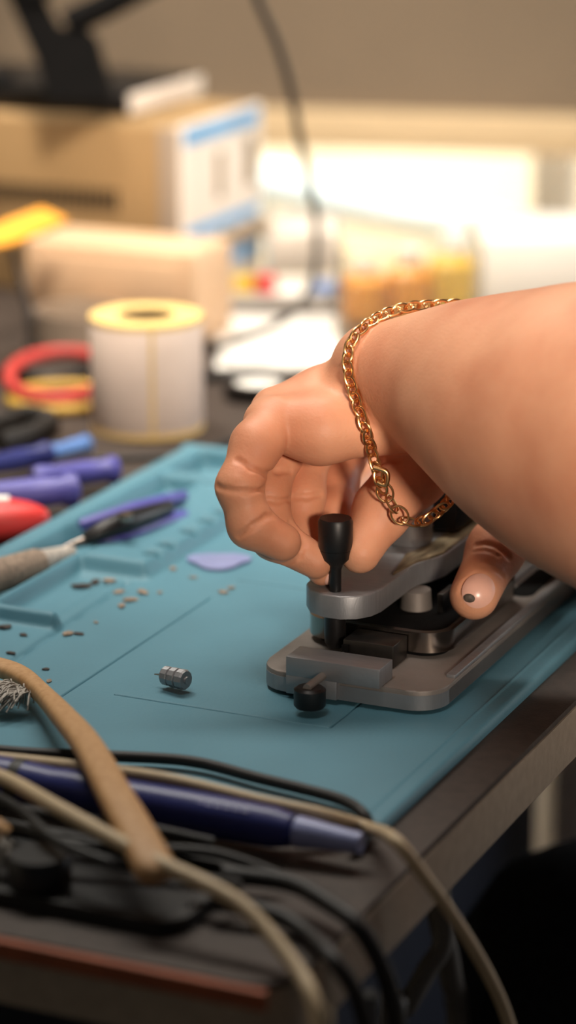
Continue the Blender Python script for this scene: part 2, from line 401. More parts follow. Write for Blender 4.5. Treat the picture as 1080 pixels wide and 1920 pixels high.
obj('guide_pin', lathe([(.0012, 0), (.0012, .005), (.0001, .0055)], axis_mx(D(-342, 815.5, .011), D(-.1, -1, 0)), 14), M['alu'], jig)

# ================================================================== THE PERSON (signed distance body)
Cc = np.array([0, 0, CH])
def Pn(px, py, t): return np.array(P(px, py, t))
def chain(js, sub=True):
    """js: (px, py, t, radius in px) -> list of round cones"""
    q = [(Pn(a, b, t), r*t/FP) for a, b, t, r in js]
    return [(q[i][0], q[i][1], q[i+1][0], q[i+1][1]) for i in range(len(q)-1)]
def rcone(p, A, ra, B, rb):
    d = B-A; L2 = float(d@d); t = np.clip(((p-A)@d)/L2, 0, 1)
    q = p-A-t[:, None]*d
    return np.sqrt((q*q).sum(1))-(ra+(rb-ra)*t)
def smin(a, b, k):
    h_ = np.maximum(k-np.abs(a-b), 0)/k
    return np.minimum(a, b)-h_*h_*k*.25
H1 = []      # (cones, blend inside)
pinky = chain([(520, 790, .930, 50), (480, 835, .921, 46), (448, 912, .915, 41), (470, 985, .916, 41), (529, 1017, .919, 36)])
ring_ = chain([(555, 800, .955, 44), (525, 850, .947, 42), (500, 925, .938, 40), (514, 1008, .935, 40), (591, 1052, .937, 33)])
midl = chain([(600, 800, .970, 42), (580, 850, .962, 40), (569, 930, .953, 39), (562, 1010, .949, 39), (604, 1070, .942, 28)])
indx = chain([(660, 800, .985, 46), (645, 850, .980, 42), (630, 910, .974, 40), (630, 960, .964, 37), (638, 1010, .960, 30)])
thmb = chain([(790, 800, .957, 75), (775, 885, .953, 62), (718, 955, .945, 50), (675, 1036, .938, 39)])
palm = [chain([(720, 790, .938, 64), (600, 806, .930, 60), (505, 796, .930, 50)]),
        chain([(725, 725, .945, 74), (610, 752, .948, 60), (517, 770, .945, 46)]),
        chain([(735, 720, .960, 70), (615, 752, .965, 56), (540, 766, .962, 46)]),
        chain([(745, 760, .965, 70), (700, 790, .972, 60), (640, 800, .972, 48)])]
class Limb:                              # a smooth tapering limb about a gently curved axis
    def __init__(self, js, sub=30):
        v = np.array([list(Pn(a, b, t))+[r*t/FP] for a, b, t, r in js]); out = []
        for i in range(len(v)-1):
            p0, p1, p2, p3 = v[max(i-1, 0)], v[i], v[i+1], v[min(i+2, len(v)-1)]
            for k in range(sub):
                t = k/sub; out.append(.5*((2*p1)+(p2-p0)*t+(2*p0-5*p1+4*p2-p3)*t*t+(3*p1-p0-3*p2+p3)*t**3))
        out = np.array(out+[v[-1]]); self.o = out[0, :3]; self.w = out[-1, :3]-self.o; self.L = np.linalg.norm(self.w); self.w /= self.L
        self.s = (out[:, :3]-self.o)@self.w; self.q = out[:, :3]-self.o-self.s[:, None]*self.w; self.r = out[:, 3]
        for _ in range(8):
            for a in (self.r, self.q): a[1:-1] = (a[:-2]+a[1:-1]*2+a[2:])/4
    def __call__(self, p):
        u = p-self.o; s_ = u@self.w; k = np.clip(s_, 0, self.L)
        c = np.stack([np.interp(k, self.s, self.q[:, i]) for i in range(3)], 1); r = np.interp(k, self.s, self.r)
        e = u-s_[:, None]*self.w-c; ax = s_-k
        return (np.sqrt((e*e).sum(1)+ax*ax)-r)*.93
farm = [Limb([(714, 696, .938, 96), (785, 705, .926, 126), (835, 720, .918, 157), (900, 744, .908, 195), (960, 764, .900, 225), (1080, 796, .884, 274), (1300, 856, .855, 322), (1700, 965, .82, 345), (2400, 1080, .79, 330)]),
        Limb([(738, 704, .953, 92), (835, 726, .936, 142), (960, 772, .925, 205), (1080, 802, .910, 252), (1300, 862, .885, 300), (1700, 965, .85, 330), (2400, 1080, .82, 320)])]
# second hand: only its thumb and a fingertip show from behind the forearm
th2 = chain([(1075, 885, 1.015, 75), (985, 950, .985, 56), (930, 1030, .962, 49), (889, 1116, .948, 46)])
hand2 = [chain([(1040, 850, 1.035, 80), (1180, 850, 1.05, 130), (1400, 840, 1.07, 170), (1900, 900, 1.08, 240)]),
         chain([(960, 850, 1.05, 60), (1100, 860, 1.055, 110)])]
fing2 = [chain([(1000, 870, 1.03, 52), (850, 850, 1.03, 44), (730, 890, 1.010, 41), (668, 948, .997, 36)]),
         chain([(980, 840, 1.05, 50), (850, 800, 1.05, 44), (760, 850, 1.035, 40), (735, 900, 1.03, 34)]),
         chain([(980, 820, 1.068, 48), (860, 770, 1.07, 42), (780, 810, 1.06, 38), (760, 850, 1.055, 33)]),
         chain([(990, 800, 1.085, 44), (890, 750, 1.09, 36), (830, 780, 1.085, 32), (815, 810, 1.08, 29)])]
BB_ = [None]
def far(c, m=.022):
    if BB_[0] is None: return False
    lo_, hi_ = BB_[0]; r_ = max(c[1], c[3])+m
    return bool(((np.minimum(c[0], c[2])-r_ > hi_) | (np.maximum(c[0], c[2])+r_ < lo_)).any())
def group_d(p, cones, k):
    d = None
    for c in cones:
        if far(c):
            continue
        e = rcone(p, *c); d = e if d is None else smin(d, e, k)
    return np.full(len(p), .02) if d is None else d
CARVE = []
BUMPS = [(475, 785, .932, 44, .0)]
def sdf(p, carve=True):
    hand = None
    for c in palm:
        e = group_d(p, c, .006); hand = e if hand is None else smin(hand, e, .012)
    for fg, kk in ((pinky, .0009), (ring_, .0008), (midl, .0008), (indx, .0012)):
        hand = smin(hand, group_d(p, fg, .0035), kk)
    hand = smin(hand, group_d(p, thmb, .006), .003)
    fa = smin(farm[0](p), farm[1](p), .010)
    d = smin(hand, fa, .0045)
    h2 = smin(group_d(p, hand2[0], .01), group_d(p, hand2[1], .01), .015)
    h2 = smin(h2, group_d(p, th2, .006), .008)
    for fg in fing2: h2 = smin(h2, group_d(p, fg, .004), .002)
    d = np.minimum(d, h2)
    if carve:
        for A, B, r, dep in CARVE:
            if far((A, r, B, r), .0002): continue
            e = rcone(p, A, r, B, r)                       # groove: push the surface in along a line
            w_ = np.clip(-e/r, 0, 1); d = d+dep*w_*w_*(3-2*w_)
    return d
def march(pxpy, t0=.80, carve=False):
    pts = np.array([Pn(a, b, 1.0) for a, b in pxpy])-Cc; ln = np.linalg.norm(pts, axis=1)
    t = np.full(len(pts), t0); 
    for _ in range(90):
        q = Cc+pts*t[:, None]; d = sdf(q, carve); t = np.where(t < 1.2, t+d/ln*.9, t)
    q = Cc+pts*t[:, None]; ok = (t < 1.15) & (np.abs(sdf(q, carve)) < .0012)
    return q, t, ok
def crease(path, r=.0016, dep=.0008):
    q, t, ok = march(path)
    for i in range(len(path)-1):
        if ok[i] and ok[i+1]: CARVE.append((q[i], q[i+1], r, dep))
CR = [([(406, 912), (430, 919), (460, 922), (496, 917)], .0017, .0012),
      ([(448, 1006), (475, 985), (500, 968), (514, 966)], .0017, .0012),
      ([(445, 862), (470, 878), (500, 892)], .0017, .0012),
      ([(500, 888), (520, 884), (545, 882)], .0018, .0010),
      ([(503, 937), (520, 940), (545, 936)], .0017, .0011),
      ([(550, 931), (575, 932), (602, 927)], .0017, .0011),
      ([(505, 1060), (535, 1058), (560, 1044), (571, 1020), (562, 996), (545, 980)], .0017, .0011),
      ([(893, 1022), (915, 1020), (940, 1030), (955, 1045)], .0016, .0009),
      ([(890, 1034), (912, 1032), (935, 1042)], .0013, .0006),
      ([(902, 1060), (925, 1068), (945, 1083)], .0013, .0005),
      ([(862, 1112), (872, 1090), (890, 1076), (912, 1080), (926, 1098)], .0014, .0007),
      ([(690, 862), (715, 866), (745, 862)], .0020, .0008),
      ([(645, 690), (668, 740), (690, 800)], .0030, .0007)]
for c, r, dp in CR: crease(c, r, dp)
def surface(lo, hi, vox):
    lo = np.array(lo); n = np.ceil((np.array(hi)-lo)/vox).astype(int)+1
    BS = 12; nbk = -(-n//BS); n = nbk*BS+1
    F = np.ones(n, dtype=np.float32)
    ii = np.stack(np.meshgrid(*[np.arange(k) for k in nbk], indexing='ij'), -1).reshape(-1, 3)
    cen = lo+(ii*BS+BS/2)*vox; dc_ = sdf(cen, False); rad = BS*vox*.5*1.7321+.003
    off = np.stack(np.meshgrid(*[np.arange(BS+1)]*3, indexing='ij'), -1).reshape(-1, 3)
    act = np.abs(dc_) < rad+.004
    for b_, d_, a_ in zip(ii, dc_, act):
        if not a_ and d_ < 0:
            x, y, z = b_*BS; F[x:x+BS+1, y:y+BS+1, z:z+BS+1] = -1
    bl = ii[act]
    for s in range(0, len(bl), 6):
        ch = bl[s:s+6]; idx = (ch[:, None, :]*BS+off[None]).reshape(-1, 3)
        BB_[0] = (lo+idx.min(0)*vox, lo+idx.max(0)*vox)
        F[idx[:, 0], idx[:, 1], idx[:, 2]] = sdf(lo+idx*vox)
    BB_[0] = None
    S = F < 0
    c = [S[:-1, :-1, :-1], S[1:, :-1, :-1], S[:-1, 1:, :-1], S[1:, 1:, :-1], S[:-1, :-1, 1:], S[1:, :-1, 1:], S[:-1, 1:, 1:], S[1:, 1:, 1:]]
    cnt = sum(x.astype(np.int8) for x in c); cells = np.argwhere((cnt > 0) & (cnt < 8))
    vid = -np.ones(cnt.shape, dtype=np.int64); vid[tuple(cells.T)] = np.arange(len(cells))
    co = [(0, 0, 0), (1, 0, 0), (0, 1, 0), (1, 1, 0), (0, 0, 1), (1, 0, 1), (0, 1, 1), (1, 1, 1)]
    ed = [(0, 1), (2, 3), (4, 5), (6, 7), (0, 2), (1, 3), (4, 6), (5, 7), (0, 4), (1, 5), (2, 6), (3, 7)]
    acc = np.zeros((len(cells), 3)); num = np.zeros(len(cells))
    for e0, e1 in ed:
        a = cells+np.array(co[e0]); b = cells+np.array(co[e1])
        fa_ = F[tuple(a.T)]; fb = F[tuple(b.T)]; m_ = (fa_ < 0) != (fb < 0)
        t = np.where(m_, fa_/(fa_-fb+1e-12), 0)[:, None]
        acc += np.where(m_[:, None], a+(b-a)*t, 0); num += m_
    V = lo+acc/num[:, None]*vox
    faces = []
    for ax in range(3):
        sl = [slice(None)]*3; sl2 = [slice(None)]*3; sl[ax] = slice(0, -1); sl2[ax] = slice(1, None)
        A = S[tuple(sl)]; B = S[tuple(sl2)]; e = np.argwhere(A != B)
        u, v_ = (ax+1) % 3, (ax+2) % 3
        ok = (e[:, u] > 0) & (e[:, v_] > 0) & (e[:, u] < cnt.shape[u]) & (e[:, v_] < cnt.shape[v_]); e = e[ok]
        du = np.zeros(3, int); du[u] = 1; dv = np.zeros(3, int); dv[v_] = 1
        q = np.stack([vid[tuple((e-du-dv).T)], vid[tuple((e-dv).T)], vid[tuple(e.T)], vid[tuple((e-du).T)]], 1)
        fl = A[tuple(e.T)]; q[~fl] = q[~fl][:, ::-1]
        faces.append(q[(q >= 0).all(1)])
    return V, np.concatenate(faces)
V, Fc = surface((-.04, .66, -.02), (.33, 1.14, .235), .00062)
og = Vector((.09, .93, 0))
me = bpy.data.meshes.new('person'); V = V-np.array(og)
me.vertices.add(len(V)); me.vertices.foreach_set('co', V.astype(np.float32).ravel())
me.loops.add(len(Fc)*4); me.loops.foreach_set('vertex_index', Fc.ravel().astype(np.int32))
me.polygons.add(len(Fc)); me.polygons.foreach_set('loop_start', np.arange(0, len(Fc)*4, 4, dtype=np.int32))
me.polygons.foreach_set('loop_total', np.full(len(Fc), 4, dtype=np.int32))
me.update(calc_edges=True); me.validate(); me.materials.append(M['skin']); me.shade_smooth()
person = bpy.data.objects.new('person', me); COL.objects.link(person); person.location = og
tag(person, 'person seen only by bare forearm, both hands and a black-trousered knee, turning the black screw', 'person')
for c_, lb in ((farm[0], 0), (None, 1)):
    bm = bmesh.new()
    pts = [(.262, .745, .125), (.33, .73, .14), (.42, .78, .24), (.50, .88, .38)] if lb == 0 else [(.245, .985, .118), (.33, .97, .125), (.42, .98, .24), (.50, 1.0, .38)]
    tube(bm, pts, (lambda u: .058+.012*u) if lb == 0 else (lambda u: .052+.016*u), 36, 8); obj('sleeve', bm, M['fuzz'], person)
# nails: curved shells that follow the finger tops
def patch(name, cx, cy, rx, ry, ang, m, parent, lift=.0004, thick=.0005, n=10):
    pts = [(0., 0.)]
    for i in range(1, n+1):
        for k in range(28):
            a = 2*math.pi*k/28; pts.append((i/n*math.cos(a), i/n*math.sin(a)))
    ca, sa = math.cos(ang), math.sin(ang)
    pp = [(cx+x*rx*ca-y*ry*sa, cy+x*rx*sa+y*ry*ca) for x, y in pts]
    q, t, ok = march(pp)
    e = 1e-4; nr = np.stack([sdf(q+np.eye(3)[k]*e, False)-sdf(q-np.eye(3)[k]*e, False) for k in range(3)], 1)
    nr /= np.linalg.norm(nr, axis=1)[:, None]+1e-9
    bm = bmesh.new(); rr = np.array([math.hypot(*x) for x in pts])
    top = [bm.verts.new(v) for v in q+nr*(lift*(1-.7*rr**4))[:, None]]; bot = [bm.verts.new(v) for v in q-nr*thick]
    for S_, f in ((top, 1), (bot, -1)):
        for k in range(28):
            bm.faces.new((S_[0], S_[1+k], S_[1+(k+1) % 28])[::f])
            for i in range(1, n):
                a, b = 1+(i-1)*28+k, 1+(i-1)*28+(k+1) % 28
                bm.faces.new((S_[a], S_[a+28], S_[b+28], S_[b])[::f])
    o_ = 1+(n-1)*28
    for k in range(28): bm.faces.new((top[o_+k], bot[o_+k], bot[o_+(k+1) % 28], top[o_+(k+1) % 28]))
    return obj(name, bm, m, parent)
nl = patch('fingernail', 897, 1108, 33, 30, math.radians(-60), M['nail'], person, .0006)
patch('stain', 881, 1121, 12, 9, math.radians(15), M['stain'], nl, .00085, -.0003, 5)
patch('fingernail', 621, 1084, 16, 9, math.radians(-55), M['nail'], person, .0005)

# ------------------------------------------------------------------ bracelet
path = [(850, 571), (800, 573), (760, 577), (720, 590), (684, 612), (660, 640), (652, 672), (655, 705), (664, 740), (676, 775), (687, 810), (697, 845), (706, 880), (716, 912), (735, 945), (758, 974), (790, 978), (820, 960), (846, 932)]
q, t, ok = march(path, carve=False)
bp_ = []
for (px, py), tt, k in zip(path, t, ok):
    if py < 600 or not k: tt = None
    elif py > 850: tt = None
    bp_.append([px, py, tt])
known = [i for i, b in enumerate(bp_) if b[2] is not None]
for i, b in enumerate(bp_):
    if b[2] is None:
        if i < known[0]: b[2] = bp_[known[0]][2]+.004*(known[0]-i)
        elif i > known[-1]: b[2] = max(bp_[known[-1]][2]-.001, .912)+.0015*(i-known[-1])
        else: b[2] = bp_[known[0]][2]
    else: b[2] -= .0022
loop = [P(*b) for b in bp_]
loop += [P(868, 880, .975), P(880, 800, 1.0), P(878, 700, 1.0), P(868, 610, .985)]
loop = smooth_path(loop+[loop[0]], 16)
acc_ = [0]
for a, b in zip(loop, loop[1:]): acc_.append(acc_[-1]+(b-a).length)
def at_len(s):
    for i in range(len(acc_)-1):
        if acc_[i+1] >= s:
            f = (s-acc_[i])/max(acc_[i+1]-acc_[i], 1e-9); return loop[i].lerp(loop[i+1], f)
    return loop[-1]
br = thing('bracelet', loop[0], 'gold chain-link bracelet hanging round the wrist of the near arm', 'bracelet')
LT = acc_[-1]; s = 0; k = 0
while s < LT-.002 and k < 98:
    c = at_len(s); tg = (at_len(min(s+.0012, LT))-at_len(max(s-.0012, 0))).normalized()
    view = (c-Vector(Cc)).normalized(); side = tg.cross(view).normalized(); nrm = side.cross(tg)
    px_ = 540+FP*c.x/((c.y)*math.cos(PITCH)-(c.z-CH)*math.sin(PITCH)); py_ = 960-FP*(c.y*math.sin(PITCH)+(c.z-CH)*math.cos(PITCH))/((c.y)*math.cos(PITCH)-(c.z-CH)*math.sin(PITCH))
    big = 915 < py_ < 990 and px_ < 775
    ang = math.radians((35, -40)[k % 2]); 
    if big: ang = math.radians((0, 62)[k % 2])
    s2 = side*math.cos(ang)+nrm*math.sin(ang)
    la, lb, wr = (.0034, .0026, .00042) if big else (.0030, .0019, .00048)
    bm = bmesh.new()
    lp = [c+tg*la*math.cos(2*math.pi*j/18)+s2*lb*math.sin(2*math.pi*j/18) for j in range(18)]
    tube(bm, lp, wr, 8, 0, closed=True)
    obj('link', bm, M['gold'], br)
    s += .0046 if big else .0026; k += 1
bm = bmesh.new(); c = P(712, 893, bp_[12][2]-.001)
tube(bm, [c+Vector((-.002, 0, .003)), c+Vector((.0022, -.0006, .0015)), c+Vector((.002, -.0006, -.0028)), c+Vector((-.0008, 0, -.002))], .0009, 10); obj('clasp', bm, M['gold'], br)

# ================================================================== SMALL THINGS ON THE MAT
# driver bit socket
dv = thing('driver_bit', G(322, 1285, .0002), 'small ribbed silver driver bit with a thin tip lying on the mat', 'driver bit')
c0 = G(352, 1276, .0047); c1 = G(292, 1262, .0042); dr = (c1-c0).normalized()
L_ = (c1-c0).length
pf = [(x*.84 if x > .001 else x, z*1.14) for x, z in [(.0001, 0), (.0014, 0), (.0016, .0006), (.0036, .0006), (.0041, .0012), (.0041, .0030), (.0033, .0034), (.0040, .0038), (.0040, .0058), (.0032, .0062), (.0038, .0066), (.0038, .0086), (.0030, .0092), (.0001, .0098)]]
obj('barrel', lathe(pf, axis_mx(c0, dr), 12), M['alu'], dv, smooth=20)
bm = bmesh.new(); tube(bm, [c0+dr*.0096, c0+dr*.0145-Vector((0, 0, .0005))], lambda u: .0005-.0003*u, 8, 0); obj('tip', bm, M['chrome'], dv)
# plectrum
p0 = G(410, 1052, .0008); bm = bmesh.new()
pl = []
for k in range(36):
    a = 2*math.pi*k/36; r = 1+.16*math.cos(3*a)
    pl.append((p0.x+.0115*r*math.cos(a+.5), p0.y+.0095*r*math.sin(a+.5)))
tag(obj('opening_pick', prism(pl, .0003, .0014, None, .0004), M['pick']), 'lilac plastic opening pick lying on the blue mat beside the pinched fingers', 'pick')
# crumbs
CRB = [(152, 1102, 3.2, 1), (178, 1094, 2.6, 1), (205, 1092, 2.6, 0), (222, 1112, 2.2, 0), (268, 1112, 2.4, 0), (244, 1127, 2.4, 0), (228, 1138, 2.0, 0), (148, 1190, 1.8, 1), (128, 1190, 2.2, 0), (44, 1192, 1.6, 1), (8, 1178, 2.6, 1),
       (325, 1068, 1.8, 0), (362, 1084, 1.4, 0), (300, 1112, 1.2, 0), (418, 1112, 1.9, 0), (434, 1104, 1.5, 0), (180, 1168, 1.1, 0), (86, 1256, 1.2, 1), (92, 1278, 1.3, 0), (20, 1226, 1.6, 1)]
def crumb_bm(seed):
    rn = random.Random(seed); bm = bmesh.new(); bmesh.ops.create_icosphere(bm, subdivisions=2, radius=1)
    for v in bm.verts: v.co *= rn.uniform(.7, 1.15); v.co.z = v.co.z*.25+.3
    bmesh.ops.scale(bm, vec=(1.3, .8, 1), verts=bm.verts); return bm
CL = ['dark crumb in the front bin, leftmost of its pile', 'dark crumb in the front bin, second from the left of its pile', 'dark crumb in the front bin touching the pale ones',
 'pale crumb just right of the dark pile in the front bin', 'pale crumb on the groove nearest the lilac pick', 'pale crumb in the middle of the row along the groove', 'pale crumb nearest the camera in the row along the groove',
 'dark crumb paired with a pale one between the bins and the bit', 'pale crumb left of its dark partner below the front bin', 'dark crumb alone below the left small bin', 'dark crumb at the left edge in the small bin',
 'pale crumb left of the lilac pick', 'small pale crumb between the lilac pick and the score line', 'tiny pale crumb below the row along the groove', 'larger pale crumb in front of the lilac pick', 'pale crumb touching the larger one in front of the lilac pick',
 'tiny pale crumb alone on the flat mat beside the long groove', 'small dark crumb right of the toothbrush head', 'small pale crumb right of the toothbrush handle', 'dark crumb just behind the toothbrush head']
CL[2] = CL[2].replace('dark', 'pale')
for i, (px, py, r, dk) in enumerate(CRB):
    o = obj('crumb', crumb_bm(i), M['crumbd' if dk else 'crumb'])
    g0 = G(px, py, 0); a_, b_ = DL(g0); zz = float(h[np.argmin(abs(av-a_)), np.argmin(abs(bv-b_))])/1000
    g0 = G(px, py, zz); r_ = r/1000*(.95)
    o.data.transform(Matrix.Scale(r_, 4)); mn = min(v.co.z for v in o.data.vertices)
    o.location = (g0.x, g0.y, zz-mn+.0001); o.rotation_euler = (0, 0, i*1.3)
    tag(o, CL[i], 'crumb', 'crumbs of debris on the blue mat')

# pliers in the tray
def gpt(px, py, z): return G(px, py, z)
pr = thing('pliers', G(240, 985, 0), 'purple and black handled pliers lying in the long tray of the blue mat', 'pliers')
bm = bmesh.new(); tube(bm, [gpt(345, 930, .009), gpt(290, 945, .010), gpt(210, 968, .009), gpt(150, 985, .007)], lambda u: .0034-.0012*abs(u-.5)*2, 12); obj('handle', bm, M['purple'], pr)
bm = bmesh.new(); tube(bm, [gpt(345, 968, .005), gpt(290, 985, .006), gpt(215, 1010, .006), gpt(165, 1015, .005)], lambda u: .0040-.0014*abs(u-.5)*2, 12); obj('handle', bm, M['purple'], pr)
bm = bmesh.new(); tube(bm, [gpt(318, 950, .011), gpt(270, 968, .0115), gpt(205, 990, .011), gpt(160, 1010, .008)], lambda u: .0046-.002*abs(u-.5)*2, 12); hd = obj('jaw', bm, M['black'], pr)
bm = bmesh.new(); lathe([(.003, 0), (.003, .002), (.0001, .0024)], Matrix.Translation(gpt(235, 975, .0145)), 20, bm); obj('rivet', bm, M['chrome'], hd)
bm = bmesh.new(); tube(bm, [gpt(165, 1012, .007), gpt(135, 1022, .006), gpt(105, 1034, .005)], lambda u: .0022-.0014*u, 12); obj('tip', bm, M['chrome'], pr)
# beige cleaning stick in the tray
bt = thing('cleaning_brush', G(40, 1070, 0), 'beige worn brush lying in the tray at the left edge in front of the pliers', 'brush')
bm = bmesh.new(); tube(bm, [gpt(-60, 1098, .008), gpt(20, 1072, .008), gpt(70, 1055, .007)], lambda u: .0068-.0014*u, 16); obj('handle', bm, M['crumb'], bt)
bm = bmesh.new(); tube(bm, [gpt(70, 1055, .007), gpt(100, 1045, .006), gpt(135, 1036, .0055)], lambda u: .0048-.002*u, 12); obj('head', bm, M['bristle'], bt)

# ------------------------------------------------------------------ toothbrush in the foreground
tb = thing('toothbrush', G(120, 1420, 0), 'bamboo toothbrush with a burr of grey bristles leaning across the front edge of the mat', 'brush')
hp = [gpt(-20, 1246, .006), gpt(28, 1262, .0065), gpt(70, 1292, .008), gpt(120, 1345, .013), gpt(165, 1400, .016), gpt(215, 1490, .018), gpt(265, 1580, .016), gpt(300, 1650, .012)]
def flat_tube(bm, pts, wf, tf, sub=8):
    path = smooth_path(pts, sub); n = len(path); rings = []
    for i, p in enumerate(path):
        tg = (path[min(i+1, n-1)]-path[max(i-1, 0)]).normalized(); sd = tg.cross(Vector((0, 0, 1))).normalized(); up_ = sd.cross(tg)
        u = i/(n-1); e_ = math.sqrt(max(.02, 1-(max(0, u-.93)/.07)**2)); W, T = wf(u)*e_, tf(u)*e_
        rings.append([bm.verts.new(p+sd*W*math.copysign(abs(math.cos(a))**.7, math.cos(a))+up_*T*math.copysign(abs(math.sin(a))**.7, math.sin(a))) for a in [2*math.pi*k/20 for k in range(20)]])
    for A, B in zip(rings, rings[1:]):
        for k in range(20): bm.faces.new((A[k], A[(k+1) % 20], B[(k+1) % 20], B[k]))
    bm.faces.new(rings[0][::-1]); bm.faces.new(rings[-1]); return bm
bm = bmesh.new(); flat_tube(bm, hp, lambda u: .0042+.0018*max(0, (u-.45))*1.8 - (.0012*math.exp(-((u-.3)/.1)**2)), lambda u: .0026+.001*u); obj('handle', bm, M['wood'], tb)
rn = random.Random(3); bm = bmesh.new()
for k in range(150):
    f = rn.uniform(0, 1); b0 = gpt(2+48*f, 1276+22*f, .0075); b0 += Vector((rn.uniform(-.003, .003), rn.uniform(-.002, .002), 0))
    e_ = b0+Vector((rn.uniform(-.008, .001), rn.uniform(-.010, -.002), rn.uniform(-.0045, .001)))
    e_.z = max(e_.z, .0008); mid_ = (b0+e_)/2+Vector((0, 0, .001))
    tube(bm, [b0, mid_, e_], .00028, 5, 3, caps=False)
tag(obj('bristles', bm, M['bristle'], tb), kind='stuff')

# ================================================================== FOREGROUND CLUTTER (front of the bench)
def cable(name, pts, r, m, label, cat='cable', group=None):
    bm = bmesh.new(); tube(bm, pts, r, 12); return tag(obj(name, bm, m), label, cat, group)
cable('cable', [gpt(-60, 1402, .003), gpt(60, 1412, .003), gpt(220, 1418, .003), gpt(360, 1428, .003), gpt(480, 1458, .003), gpt(570, 1480, .003), gpt(640, 1500, .003), gpt(680, 1525, .003), gpt(692, 1560, -.001), gpt(660, 1590, -.001)], .0018, M['rubber'],
      'black rubber cable running along the front edge of the blue mat')
iron = thing('screwdriver', G(270, 1520, -.004), 'dark blue round-handled driver tool lying across the front of the workbench', 'screwdriver')
i0 = gpt(-70, 1446, .005); i1 = gpt(560, 1560, .004); dI = (i1-i0); LI = dI.length
obj('handle', lathe([(.0001, 0), (.0064, .0), (.0066, .02), (.0060, LI*.28), (.0064, LI*.32), (.0066, LI*.7), (.006, LI*.93), (.0048, LI*.98), (.0001, LI)], axis_mx(i0, dI), 28), M['bluehandle'], iron)
obj('collar', lathe([(.0067, 0), (.0068, .0005), (.0068, .003), (.0067, .0035)], axis_mx(i0+dI*.16, dI), 28), M['rubber'], iron)
obj('nose', lathe([(.0047, 0), (.0044, .004), (.0034, .014), (.0030, .020)], axis_mx(i1-dI*.005, dI), 24), M['pick'], iron)
bm = bmesh.new(); mxp = axis_mx(i0+dI*.64, dI)
for k in range(8):      # worn, unreadable print on the handle
    q_ = i0+dI*(.665+.026*k); 
    box(bm, -.0011, .0011, -.0004, .0004, -.0002, .0002, 0, Matrix.Translation(q_+Vector((0, -.0040, .0051))) @ Matrix.Rotation(math.atan2(dI.y, dI.x), 4, 'Z') @ Matrix.Rotation(math.radians(40), 4, 'X'))
obj('worn_print', bm, M['print'], iron)
cable('beige_cable', [gpt(-40, 1418, .009), gpt(60, 1428, .009), gpt(200, 1444, .011), gpt(330, 1464, .0115), gpt(480, 1500, .009), gpt(600, 1526, .006), gpt(690, 1552, .001), P(740, 1575, .785), P(800, 1650, .79), P(850, 1720, .80), P(900, 1800, .81), P(940, 1880, .82), P(966, 1960, .825), P(988, 2050, .83), P(1002, 2140, .83), (.088, .76, -.45), (.12, .78, -.735), (.30, .78, -.747)], .0019, M['beige'],
      'beige cable crossing behind the blue driver handle and hanging off the bench corner')
cable('beige_cable', [gpt(-50, 1438, .014), gpt(20, 1465, .016), gpt(100, 1510, .018), gpt(200, 1566, .017), gpt(300, 1618, .015), gpt(380, 1655, .013), gpt(450, 1695, .010), gpt(505, 1750, .005), gpt(560, 1822, -.001), P(585, 1870, .726), P(602, 1950, .722), P(604, 2040, .716), P(606, 2140, .712), (.006, .63, -.45), (-.02, .62, -.735), (-.20, .60, -.747)], .0022, M['beige'],
      'beige cable lying over the black tray and dropping off the front edge of the bench')
bc = [
 ([(-50, 1470, .010), (40, 1520, .012), (100, 1572, .013), (200, 1615, .012), (330, 1640, .008), (450, 1660, .004)], 'black cable curling through the clutter below the blue driver handle'),
 ([(-50, 1540, .004), (40, 1556, .005), (120, 1580, .006), (240, 1590, .006), (400, 1600, .006), (520, 1640, .002)], 'black cable straightest of those in the tray at the lower left'),
 ([(-50, 1500, .006), (60, 1522, .007), (130, 1534, .008), (250, 1548, .007), (400, 1580, .003)], 'thin black cable directly beneath the blue driver handle'),
]
for p_, lb in bc: cable('black_cable', [gpt(*x) for x in p_], .0016, M['rubber'], lb)
cable('black_cable', [gpt(420, 1640, .004), gpt(540, 1655, .004), gpt(610, 1690, .003), P(670, 1735, .755), P(710, 1800, .76), P(735, 1870, .77), P(745, 1940, .78), P(745, 2100, .80), (.035, .72, -.45), (.05, .70, -.73), (.20, .60, -.746)], .0026, M['rubber'], 'thick black cable hanging off the bench corner, the right one of two')
cable('black_cable', [gpt(400, 1690, .002), gpt(500, 1710, .001), gpt(570, 1745, -.0008), P(630, 1805, .737), P(670, 1870, .745), P(690, 1960, .755), P(695, 2100, .77), (.02, .66, -.45), (.0, .64, -.73), (.0, .45, -.746)], .0024, M['rubber'], 'thick black cable hanging off the bench corner, the left one of two')
# black tray
ty = thing('black_tray', D(-400, 640, -.0038), 'shallow black plastic tray at the very front of the bench', 'tray', rz=-TH)
bm = bmesh.new(); ring_prism(mm(rrect(-520, -309, 622, 668, 9)), mm(rrect(-516.5, -312.5, 625.5, 664.5, 7)), -.0038, .0005, bm); bm.transform(DF); obj('rim', bm, M['rubber'], ty, smooth=50)
obj('tray_floor', prism(mm(rrect(-517, -312, 625, 665, 7)), -.0038, -.0026, DF), M['black'], ty)
obj('cap', lathe([(.0085, 0), (.009, .001), (.009, .010), (.008, .0115), (.0001, .0115)], Matrix.Translation(G(75, 1672, -.0024)), 36), M['black']); 
tag(bpy.data.objects['cap'], 'round black cap standing in the black tray at the lower left', 'cap')
wb = thing('worn_brush', G(-20, 1600, -.0024), 'small wooden brush with splayed pale bristles at the lower left frame edge', 'brush')
bm = bmesh.new(); tube(bm, [gpt(-60, 1530, .012), gpt(-12, 1555, .010), gpt(6, 1570, .008)], .0036, 12); obj('handle', bm, M['wood'], wb)
bm = bmesh.new(); rn = random.Random(9)
